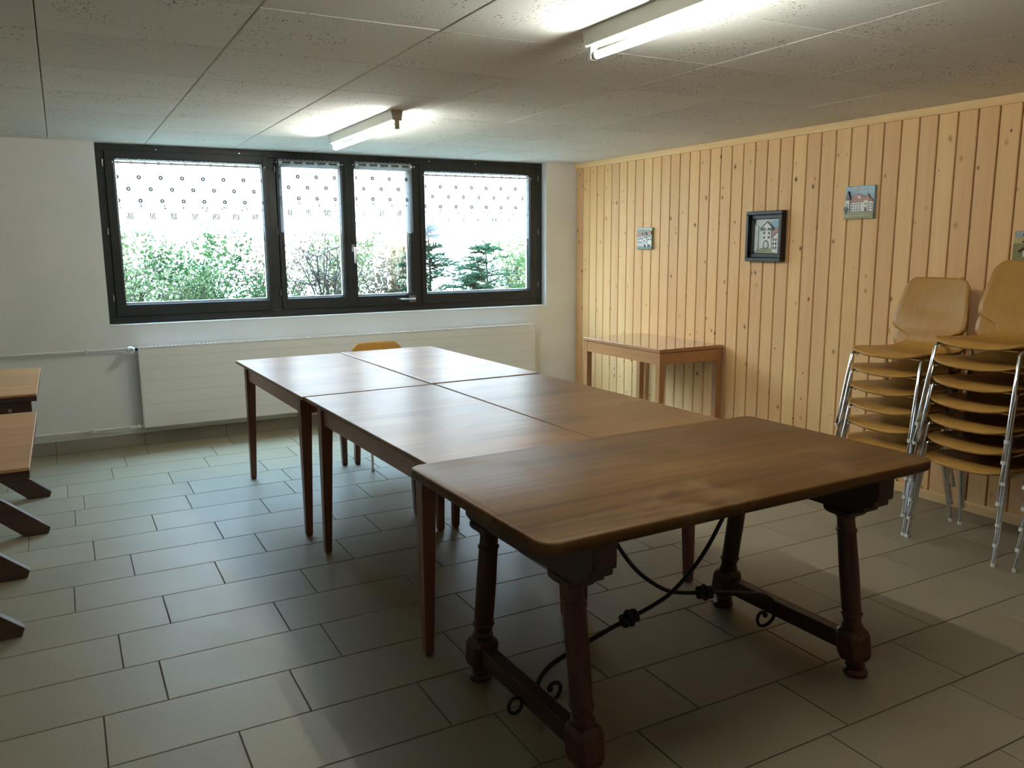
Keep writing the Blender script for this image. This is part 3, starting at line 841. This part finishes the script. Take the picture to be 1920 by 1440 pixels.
# ------------------------------------------------------------------ trestle table
tr = empty('trestle_table', (1.752, 2.085, 0), R(1.4)); tag(tr, 'heavy old oak trestle table with turned legs and iron braces, nearest to the viewer', 'table')
HT = .773
def rrect(hx, hy, r, n=5):
    out = []
    for (cx, cy, a0) in ((hx - r, hy - r, 0), (-hx + r, hy - r, 90), (-hx + r, -hy + r, 180), (hx - r, -hy + r, 270)):
        for k in range(n + 1):
            a = R(a0 + 90 * k / n)
            out.append((cx + r * math.cos(a), cy + r * math.sin(a)))
    return out
rings = []
for z, ins in ((HT - .046, .022), (HT - .036, .006), (HT - .031, .001), (HT - .028, .0), (HT - .006, .0), (HT - .002, .002), (HT, .006)):
    rings.append([(p, q, z) for p, q in rrect(.785 - ins, .428 - ins, .046 - ins * .5)])
MB().loft(rings).build('table_top', 'oak_top', tr, True)
for s in (-1, 1):
    ex = s * .575
    # cleat with stepped, carved ends
    zc = HT - .046
    def prof(sgn):
        return [(sgn * .395, zc), (sgn * .395, zc - .075), (sgn * .380, zc - .078), (sgn * .378, zc - .100), (sgn * .345, zc - .108), (sgn * .340, zc - .128), (sgn * .300, zc - .140)]
    pts = prof(1) + [(p, q) for p, q in reversed(prof(-1))]
    MB().prism(pts, 'x', ex - .04, ex + .04).build('cleat', 'oak_cleat', tr, bevel=.004)
    for sy in (-1, 1):
        foot = Vector((ex, sy * .325, 0)); top = Vector((ex, sy * .240, HT - .18))
        def at(z): return foot.lerp(top, z / top.z)
        leg = empty('leg', (0, 0, 0)) if False else None
        # capital block between cleat and column
        cb = MB(); c0 = at(HT - .205)
        rr = []
        for z, hx, hy in ((HT - .210, .036, .040), (HT - .200, .048, .052), (HT - .188, .050, .056), (HT - .182, .044, .060), (HT - .178, .040, .085)):
            c = at(z); rr.append([(c.x + a * hx, c.y + b * hy, z) for a, b in ((-1, -1), (1, -1), (1, 1), (-1, 1))])
        # column
        z0, z1 = .163, HT - .205
        pr = [(.034, 0), (.036, .04), (.030, .06), (.033, .12), (.0375, .13), (.0375, .145), (.033, .155), (.034, .5), (.032, .84), (.036, .85), (.036, .862), (.031, .875), (.030, .96), (.036, .985), (.036, 1)]
        lg = MB().lathe(pr, at(z0), at(z1), 20).build('leg', 'oak_dark', tr, True)
        cb.loft(rr).build('capital', 'oak_cleat', lg, bevel=.005)
        # faceted block and turned foot
        rr = []
        for z, h_ in ((.050, .034), (.062, .043), (.078, .048), (.143, .048), (.156, .044), (.166, .034)):
            c = at(z); ch = h_ * .35
            rr.append([(c.x + a, c.y + b, z) for a, b in ((h_ - ch, -h_), (h_, -h_ + ch), (h_, h_ - ch), (h_ - ch, h_), (-h_ + ch, h_), (-h_, h_ - ch), (-h_, -h_ + ch), (-h_ + ch, -h_))])
        MB().loft(rr).build('block', 'oak_dark', lg, bevel=.004)
        MB().lathe([(.030, 0), (.040, .08), (.042, .28), (.036, .42), (.029, .50), (.031, .60), (.036, .68), (.030, .78), (.030, 1)], (foot.x, foot.y, 0), at(.054), 18).build('foot', 'oak_dark', lg, True)
    MB().box(ex - .024, ex + .024, -.285, .285, .078, .140).build('stretcher', 'oak_cleat', tr, bevel=.004)

def spline(pts, n=8):
    P = [Vector(p) for p in pts]; P = [P[0] * 2 - P[1]] + P + [P[-1] * 2 - P[-2]]
    out = []
    for i in range(1, len(P) - 2):
        for k in range(n):
            t = k / n
            out.append(.5 * ((2 * P[i]) + (P[i + 1] - P[i - 1]) * t + (2 * P[i - 1] - 5 * P[i] + 4 * P[i + 1] - P[i + 2]) * t * t + (3 * P[i] - P[i - 1] - 3 * P[i + 1] + P[i + 2]) * t ** 3))
    out.append(P[-2])
    return out
def brace(s, yy):
    """wrought iron brace rising from one stretcher to the underside near the other end"""
    def Lp(x, z): return (s * (x - 1.752), yy, z)
    rod = [(1.207, .108), (1.218, .145), (1.262, .180), (1.334, .203), (1.427, .228), (1.524, .252), (1.572, .262), (1.679, .285), (1.771, .322), (1.888, .416), (1.986, .547), (2.045, .660), (2.060, .7265)]
    b = MB().tube(spline([Lp(*p) for p in rod], 6), .0075, 9).build('brace', 'iron', tr, True)
    # knot of wound iron
    k = MB(); c = Vector(Lp(1.572, .262)); ax = Vector((s * .97, 0, .22)).normalized()
    for q in range(3):
        o = c + ax * (q - 1) * .022
        for m in range(6):
            a = m * PI / 3 + q * .5
            off = Vector((-ax.z * math.cos(a) * s, math.sin(a), ax.x * math.cos(a) * s)) * (.019 if q == 1 else .014)
            k.ball(o + off, .0115, 7, 5)
    k.build('knot', 'iron', b, True)
    # the rod's scroll on the inner side and the ring on the outer side of the stretcher
    sc = [Lp(1.203, .090), Lp(1.222, .066), Lp(1.258, .056), Lp(1.287, .066), Lp(1.297, .092), Lp(1.285, .112), Lp(1.262, .112), Lp(1.252, .100)]
    MB().tube(spline(sc, 6), .0065, 8).build('scroll', 'iron', b, True)
    MB().ball(Lp(1.257, .098), .011, 8, 6).build('scroll_end', 'iron', b, True)
    rg = [(Lp(1.128, .088)[0] + .024 * math.cos(q * PI / 8), yy, .080 + .026 * math.sin(q * PI / 8)) for q in range(17)]
    MB().tube(rg, .006, 8, False).build('ring', 'iron', b, True)
brace(1, -.004); brace(-1, .022)

# ------------------------------------------------------------------ side table at the pine wall
sd = empty('side_table', (4.062, 5.165, 0)); tag(sd, 'small light brown table with shiny top against the pine wall', 'table')
MB().cbox(-.303, .303, -.502, .502, .712, .735, .002).build('table_top', 'side_wood', sd)
MB().box(-.296, .296, -.495, .495, .7352, .7362).build('laminate', 'side_laminate', sd)
for s in (-1, 1):
    MB().box(s * .284 - .011, s * .284 + .011, -.452, .452, .622, .706).build('apron', 'side_wood', sd, bevel=.0015)
    MB().box(-.255, .255, s * .484 - .011, s * .484 + .011, .622, .706).build('apron', 'side_wood', sd, bevel=.0015)
    for q in (-1, 1):
        MB().box(s * .273 - .024, s * .273 + .024, q * .473 - .024, q * .473 + .024, 0, .708).build('leg', 'side_wood_upright', sd, bevel=.002)
MB().box(-.27, .27, -.47, .47, .706, .712).build('spacer', 'black_wood', sd)

# ------------------------------------------------------------------ two rustic tables cut by the left edge
def rustic(label, x1, xl, y0, y1, fx, fy0, fy1, cleats):
    L = x1 - xl; e = empty('rustic_table', ((x1 + xl) / 2, (y0 + y1) / 2, 0)); tag(e, label, 'table', 'rustic tables at the left')
    ox, oy = (x1 + xl) / 2, (y0 + y1) / 2
    H = .76; n = 3
    for k in range(n):
        a = y0 + (y1 - y0) * k / n; b = y0 + (y1 - y0) * (k + 1) / n
        MB().cbox(xl - ox, x1 - ox, a - oy + .0006, b - oy - .0006, H - .010, H, .0012).build('plank', 'rustic_pine', e)
    MB().box(xl - ox + .001, x1 - ox - .001, y0 - oy + .001, y1 - oy - .001, H - .038, H - .010).build('slab', 'rustic_dark', e, bevel=.002)
    for fy in (fy0, fy1):
        if cleats:
            c = MB().box(xl + .05 - ox, x1 - .028 - ox, fy - .026 - oy, fy + .020 - oy, H - .125, H - .038).build('cleat', 'rustic_dark', e, bevel=.003)
            for bx in (x1 - .125 - ox, xl + .16 - ox):
                MB().tube([(bx, fy - .030 - oy, H - .078), (bx, fy - .026 - oy, H - .078)], .010, 8).build('bolt', 'steel', c, True)
        else:
            MB().box(xl + .25 - ox, x1 - .25 - ox, fy - .026 - oy, fy + .020 - oy, H - .085, H - .038).build('cleat', 'rustic_dark', e, bevel=.003)
        # crossed legs
        for s, dy in ((1, 0.0), (-1, .044)):
            f = (fx if s > 0 else x1 + xl - fx) - ox
            tz = H - .039; tx = f - s * .84
            wv = .058
            poly = [(f + s * .0, 0), (f - s * .11, 0), (tx - s * .055, tz), (tx + s * .055, tz), (f + s * .012, .034)]
            MB().prism(poly, 'y', fy - oy + dy, fy - oy + dy + .042).build('leg', 'rustic_dark', e, bevel=.003)
    return e
rustic('rustic pine table with dark crossed legs at the left edge, farther one by the wall', -.163, -1.33, 4.795, 5.875, -.176, 4.835, 5.570, True)
rustic('rustic pine table with dark crossed legs at the left edge, nearer one', -.152, -1.33, 3.165, 4.270, -.255, 3.545, 4.205, False)

# ------------------------------------------------------------------ shell chairs
def shell_mesh():
    P = [(-.172, .404), (-.160, .420), (-.140, .430), (-.10, .434), (-.03, .431), (.05, .426), (.11, .425), (.150, .431), (.178, .450), (.192, .478), (.199, .510), (.207, .550), (.220, .610), (.238, .680), (.256, .745), (.272, .800), (.275, .812)]
    pts = spline([(0, a, b) for a, b in P], 4)
    Ls = [0.0]
    for a, b in zip(pts, pts[1:]): Ls.append(Ls[-1] + (b - a).length)
    T = Ls[-1]
    def at(L):
        L = max(0, min(T, L))
        for i in range(len(Ls) - 1):
            if L <= Ls[i + 1]:
                t = (L - Ls[i]) / max(1e-9, Ls[i + 1] - Ls[i])
                return pts[i].lerp(pts[i + 1], t)
        return pts[-1]
    # half-width along the sheet: (L, w)
    Wp = [(0, .208), (.10, .222), (.22, .220), (.30, .198), (.345, .155), (.375, .118), (.400, .105), (.425, .118), (.442, .165), (.455, .200), (.475, .214), (.51, .215), (.58, .205), (.66, .190), (.74, .176)]
    def wid(L):
        if L <= Wp[0][0]: return Wp[0][1]
        for (a, p), (b, q) in zip(Wp, Wp[1:]):
            if L <= b:
                t = (L - a) / (b - a); t = t * t * (3 - 2 * t)
                return p + (q - p) * t
        return Wp[-1][1]
    nt, nl = 18, 64
    vs = []; fs = []
    for j in range(nl + 1):
        for i in range(nt + 1):
            t = -1 + 2 * i / nt
            l0 = .034 * abs(t) ** 2.6 + .030 * (max(0, abs(t) - .8) / .2) ** 2
            l1 = T - .004 * t * t - .04 * (max(0, abs(t) - .78) / .22) ** 2
            L = l0 + (l1 - l0) * j / nl
            p = at(L)
            dish = .012 * (1 - t * t) * max(0, min(1, (L - .03) / .1)) * max(0, min(1, (.36 - L) / .1))
            bow = .012 * (1 - t * t) * max(0, min(1, (L - .46) / .1))
            vs.append((t * wid(L), p.y + bow, p.z - dish))
    for j in range(nl):
        for i in range(nt):
            a = j * (nt + 1) + i
            fs.append((a, a + 1, a + nt + 2, a + nt + 1))
    me = MB().add(vs, fs).mesh('shell')
    me.polygons.foreach_set('use_smooth', [True] * len(me.polygons))
    me.materials.append(M['beech_ply'])
    return me

def make_chair():
    c = empty('shell_chair')
    o = link('shell', shell_mesh(), c)
    sm = o.modifiers.new('thickness', 'SOLIDIFY'); sm.thickness = .010; sm.offset = -1
    for s in (-1, 1):
        r = .0088
        fl_ = MB().tube([(s * .224, -.205, .012), (s * .207, -.134, .398), (s * .205, -.126, .4085), (s * .201, -.110, .4125)], r, 9).build('leg', 'chrome', c, True)
        MB().tube([(s * .2245, -.2065, 0), (s * .2238, -.2042, .016)], .0108, 9).build('foot_cap', 'cap_white', fl_, True)
        rl = MB().tube([(s * .210, .212, .012), (s * .180, .118, .395), (s * .178, .108, .4085), (s * .176, .095, .4125)], r, 9).build('leg', 'chrome', c, True)
        MB().tube([(s * .2103, .2135, 0), (s * .2096, .2106, .016)], .0108, 9).build('foot_cap', 'cap_white', rl, True)
        MB().tube([(s * .201, -.112, .4105), (s * .176, .097, .4095)], .0075, 8).build('side_rail', 'chrome', c, True)
    MB().tube([(-.199, -.088, .4085), (.199, -.088, .4085)], .007, 8).build('crossbar', 'chrome', c, True)
    MB().tube([(-.177, .080, .4060), (.177, .080, .4060)], .007, 8).build('crossbar', 'chrome', c, True)
    hk = [(-.198, -.085, .402), (-.214, -.085, .392), (-.226, -.080, .398), (-.229, -.066, .404), (-.226, .020, .404), (-.229, .034, .400), (-.222, .046, .393), (-.186, .050, .398)]
    MB().tube(spline(hk, 4), .0032, 6).build('row_hook', 'chrome', c, True)
    return c

proto = make_chair()
proto.location = (1.945, 5.335, 0); proto.rotation_euler = (0, 0, R(1))
tag(proto, 'beech shell chair tucked under the far right table, only its back showing above', 'chair', 'beech shell chairs')
SP = .0985
def stack(yc, n, names, grp, xc=3.916, jit=0.006, rz=0.0):
    for k in range(n):
        c = copy_tree(proto)
        c.location = (xc + random.uniform(-jit, jit) * .5, yc + random.uniform(-jit, jit), k * SP)
        c.rotation_euler = (0, 0, R(-90) + rz + R(random.uniform(-.6, .6)))
        tag(c, names(k, n), 'chair', grp)
ORD = ['lowest', 'second lowest', 'third from the floor', 'fourth from the floor', 'fifth from the floor', 'sixth from the floor', 'seventh from the floor']
def namer(where):
    def f(k, n):
        w_ = 'topmost' if k == n - 1 else ('second from the top' if k == n - 2 else ORD[k])
        return f'beech shell chair, {w_} in the {where}'
    return f
stack(2.822, 6, namer('left stack of six'), 'chairs stacked at the pine wall')
stack(2.338, 7, namer('middle stack of seven'), 'chairs stacked at the pine wall', xc=3.905)
stack(1.800, 7, namer('stack cut by the right edge'), 'chairs stacked at the pine wall', xc=3.935)

# ------------------------------------------------------------------ pictures on the pine wall
class Pic:
    """relief picture: u runs to the right and v upward as seen from the room, d out of the wall"""
    def __init__(self, name, label, y_left, z0, W_, H_, cat='picture', group='relief pictures on the pine wall'):
        self.e = empty(name, (WX, y_left - W_ / 2, z0 + H_ / 2)); tag(self.e, label, cat, group)
        self.W, self.H = W_, H_
    def poly(self, name, pts, mat, d0, d1, parent=None, bev=.0015):
        q = [(-(u - .5) * self.W, (v - .5) * self.H) for u, v in pts]
        return MB().prism(q, 'x', -d1, -d0).build(name, mat, parent or self.e, bevel=bev, seg=1)
    def rect(self, name, u0, u1, v0, v1, mat, d0, d1, parent=None, bev=.001):
        return self.poly(name, [(u0, v0), (u1, v0), (u1, v1), (u0, v1)], mat, d0, d1, parent, bev)
def arch(u, v0, w_, h_, n=6):
    pts = [(u - w_ / 2, v0), (u + w_ / 2, v0)]
    for k in range(n + 1):
        a = PI * k / n
        pts.append((u + w_ / 2 * math.cos(a), v0 + h_ - w_ / 2 + w_ / 2 * math.sin(a)))
    return pts
# castle plaque
p = Pic('relief_plaque', 'glazed relief plaque of a white castle with red roofs under blue sky', 3.625, 1.640, .216, .200)
p.rect('plate', 0, 1, 0, 1, 'glaze_blue', 0, .016, bev=.003)
p.poly('lawn', [(0, 0), (1, 0), (1, .20), (.55, .25), (0, .22)], 'glaze_green', .014, .0215)
p.poly('path', [(.05, .08), (.9, .10), (.8, .14), (.3, .12), (.05, .13)], 'glaze_yellow', .020, .0225)
wl = p.poly('wall', [(.22, .22), (.97, .22), (.97, .52), (.22, .50)], 'glaze_white', .014, .021)
for r_ in range(3):
    for c_ in range(4): p.rect('window', .26 + .085 * c_, .295 + .085 * c_, .27 + .075 * r_, .31 + .075 * r_, 'glaze_dark', .020, .0218, wl, 0)
    for c_ in range(2): p.rect('window', .84 + .07 * c_, .87 + .07 * c_, .27 + .075 * r_, .31 + .075 * r_, 'glaze_dark', .020, .0218, wl, 0)
p.poly('roof', [(.20, .50), (.97, .52), (.90, .64), (.78, .64), (.46, .76), (.33, .74)], 'glaze_red', .014, .0225)
p.poly('gable', [(.44, .62), (.58, .60), (.53, .75)], 'glaze_white', .020, .024)
t1 = p.rect('tower', .06, .19, .22, .58, 'glaze_white', .014, .025)
p.poly('spire', [(.03, .58), (.22, .60), (.14, .86)], 'glaze_brown', .014, .027)
t2 = p.rect('tower', .67, .82, .22, .56, 'glaze_white', .014, .024)
p.poly('spire', [(.73, .55), (.90, .56), (.80, .76)], 'glaze_red', .014, .026)
p.poly('door', arch(.745, .22, .07, .13), 'glaze_dark', .023, .0245, t2, 0)
p.rect('window', .72, .76, .42, .47, 'glaze_dark', .023, .0245, t2, 0); p.rect('window', .105, .14, .40, .47, 'glaze_dark', .024, .0255, t1, 0)
p.poly('tree_crown', [(.01 + .075 + .085 * math.cos(a * PI / 5), .30 + .085 * math.sin(a * PI / 5)) for a in range(10)], 'glaze_dark', .014, .028)
p.rect('tree_trunk', .07, .095, .12, .24, 'glaze_brown', .014, .024)
p.poly('cloud', [(.25, .88), (.6, .91), (.8, .89), (.6, .94), (.3, .93)], 'glaze_silver', .014, .0175)
# framed tower
fr = Pic('framed_relief', 'black deep-framed relief of a white gate tower beside a street', 4.441, 1.368, .334, .348)
def frame_bar(u0, u1, v0, v1, d0, d1): return fr.rect('frame', u0, u1, v0, v1, 'black_wood', d0, d1, None, .003)
b_ = .075
frame_bar(0, 1, 0, b_, 0, .052); frame_bar(0, 1, 1 - b_, 1, 0, .052); frame_bar(0, b_, b_, 1 - b_, 0, .052); frame_bar(1 - b_, 1, b_, 1 - b_, 0, .052)
i0, i1 = b_, .16
for (u0, u1, v0, v1) in ((i0, 1 - i0, i0, i1), (i0, 1 - i0, 1 - i1, 1 - i0), (i0, i1, i1, 1 - i1), (1 - i1, 1 - i0, i1, 1 - i1)):
    fr.rect('inner_moulding', u0, u1, v0, v1, 'black_wood', 0, .026, None, .004)
pl = fr.rect('plate', i1, 1 - i1, i1, 1 - i1, 'glaze_silver', 0, .010, bev=0)
def q(u): return i1 + (1 - 2 * i1) * u
def FP(name, pts, mat, d0, d1, par=None): return fr.poly(name, [(q(u), q(v)) for u, v in pts], mat, d0, d1, par, .001)
FP('sky', [(.62, .62), (1, .70), (1, .96), (.66, .94)], 'glaze_blue', .009, .0115)
FP('street', [(0, 0), (1, 0), (.78, .17), (.30, .17)], 'glaze_green', .009, .0135)
tw = FP('tower', [(.30, .15), (.72, .15), (.70, .68), (.34, .68)], 'glaze_white', .009, .018)
rf = FP('roof', [(.26, .72), (.80, .72), (.54, .92)], 'glaze_white', .009, .019)
FP('roof_edge', [(.26, .70), (.80, .70), (.80, .745), (.26, .745)], 'glaze_dark', .017, .021)
FP('roof_edge', [(.24, .72), (.28, .70), (.545, .91), (.53, .94)], 'glaze_dark', .017, .021); FP('roof_edge', [(.82, .72), (.78, .70), (.525, .91), (.54, .94)], 'glaze_dark', .017, .021)
FP('balcony', [(.27, .66), (.79, .66), (.79, .74), (.27, .74)], 'glaze_brown', .017, .020); FP('clock', [(.53 + .045 * math.cos(a * PI / 5), .71 + .05 * math.sin(a * PI / 5)) for a in range(10)], 'glaze_white', .019, .0225)
for vv in (.56, .43):
    for uu in (.37, .57): FP('window', [(uu, vv), (uu + .09, vv), (uu + .09, vv + .07), (uu, vv + .07)], 'glaze_dark', .017, .0192, tw)
FP('gate', arch(.50, .15, .25, .24), 'glaze_dark', .017, .0192, tw); FP('gate_opening', arch(.50, .165, .17, .19), 'glaze_silver', .0185, .020, tw)
hs = FP('house', [(.76, .05), (1, -.0), (1, .62), (.76, .45)], 'glaze_white', .009, .021)
FP('house_roof', [(.74, .45), (1, .63), (1, .78), (.84, .70)], 'glaze_red', .009, .022)
for vv in (.12, .24, .36):
    for uu in (.79, .89): FP('window', [(uu, vv), (uu + .06, vv + .01), (uu + .06, vv + .09), (uu, vv + .07)], 'glaze_dark', .020, .0222, hs)
FP('house', [(0, .05), (.16, .10), (.16, .80), (0, .86)], 'glaze_silver', .009, .016)
fr.rect('hook', .70, .78, 1.0, 1.012, 'black_wood', 0, .008)
# village plaque
p = Pic('relief_plaque', 'small glazed relief plaque of white village houses with a bridge', 5.752, 1.449, .203, .180)
p.rect('plate', 0, 1, 0, 1, 'glaze_teal', 0, .018, bev=.003)
p.poly('sky', [(0, .86), (.4, .90), (1, .84), (1, 1), (0, 1)], 'glaze_grey', .016, .0195)
p.poly('hill', [(0, .70), (1, .72), (1, .86), (.55, .84), (.3, .92), (0, .86)], 'glaze_green', .016, .0205)
h1 = p.poly('house', [(.02, .14), (.42, .14), (.42, .62), (.02, .60)], 'glaze_white', .016, .023)
h2 = p.poly('house', [(.44, .20), (.70, .20), (.70, .66), (.44, .66)], 'glaze_white', .016, .025)
h3 = p.poly('house', [(.72, .26), (.99, .26), (.99, .70), (.72, .68)], 'glaze_white', .016, .023)
p.poly('roof', [(0, .58), (.45, .60), (.38, .76), (.06, .74)], 'glaze_red', .016, .027); p.poly('roof', [(.41, .64), (.72, .64), (.66, .80), (.48, .78)], 'glaze_brown', .016, .028); p.poly('roof', [(.70, .66), (1, .68), (.96, .84), (.76, .82)], 'glaze_red', .016, .027)
for par, d, lst in ((h1, .022, [(.08, .44), (.20, .46), (.32, .45), (.10, .28), (.26, .28)]), (h2, .024, [(.50, .52), (.60, .52), (.52, .34)]), (h3, .022, [(.78, .56), (.88, .57), (.78, .42), (.90, .42)])):
    for (uu, vv) in lst: p.rect('window', uu, uu + .06, vv, vv + .08, 'glaze_dark', d, d + .0018, par, 0)
bd = p.rect('bridge', .42, 1, .10, .27, 'glaze_white', .016, .027)
p.poly('arch', arch(.58, .10, .16, .13), 'glaze_dark', .026, .0282, bd, 0); p.poly('arch', arch(.84, .10, .18, .14), 'glaze_dark', .026, .0282, bd, 0)
p.poly('river', [(0, 0), (1, 0), (1, .11), (.5, .14), (0, .13)], 'glaze_teal', .016, .0225)
# farmhouse plaque at the right edge
p = Pic('relief_plaque', 'glazed relief plaque of a white farmhouse in a meadow, cut by the right edge', 2.548, 1.372, .20, .178)
p.rect('plate', 0, 1, 0, 1, 'glaze_grey', 0, .016, bev=.003)
p.poly('field', [(0, .60), (1, .64), (1, .82), (.4, .84), (0, .80)], 'glaze_yellow', .014, .019)
p.poly('meadow', [(0, 0), (1, 0), (1, .66), (.5, .62), (0, .64)], 'glaze_green', .014, .0205)
hs = p.poly('house', [(.26, .26), (.85, .24), (.85, .50), (.55, .62), (.28, .44)], 'glaze_white', .019, .026)
p.poly('roof', [(.18, .38), (.55, .66), (.92, .52), (.92, .58), (.55, .74), (.14, .42)], 'glaze_brown', .019, .028)
for uu in (.36, .48, .60, .72):
    for vv in (.30, .41): p.rect('window', uu, uu + .05, vv, vv + .06, 'glaze_dark', .025, .0268, hs, 0)
p.poly('bush', [(.0, .02), (.45, .02), (.38, .14), (.2, .18), (.04, .14)], 'glaze_teal', .019, .025)
p.poly('tree', [(.22, .86), (.30, .86), (.26, .97)], 'glaze_dark', .014, .021); p.poly('tree', [(.40, .87), (.47, .87), (.43, .98)], 'glaze_dark', .014, .021); p.poly('tree', [(.2, .66), (.34, .66), (.27, .74)], 'glaze_brown', .014, .022)
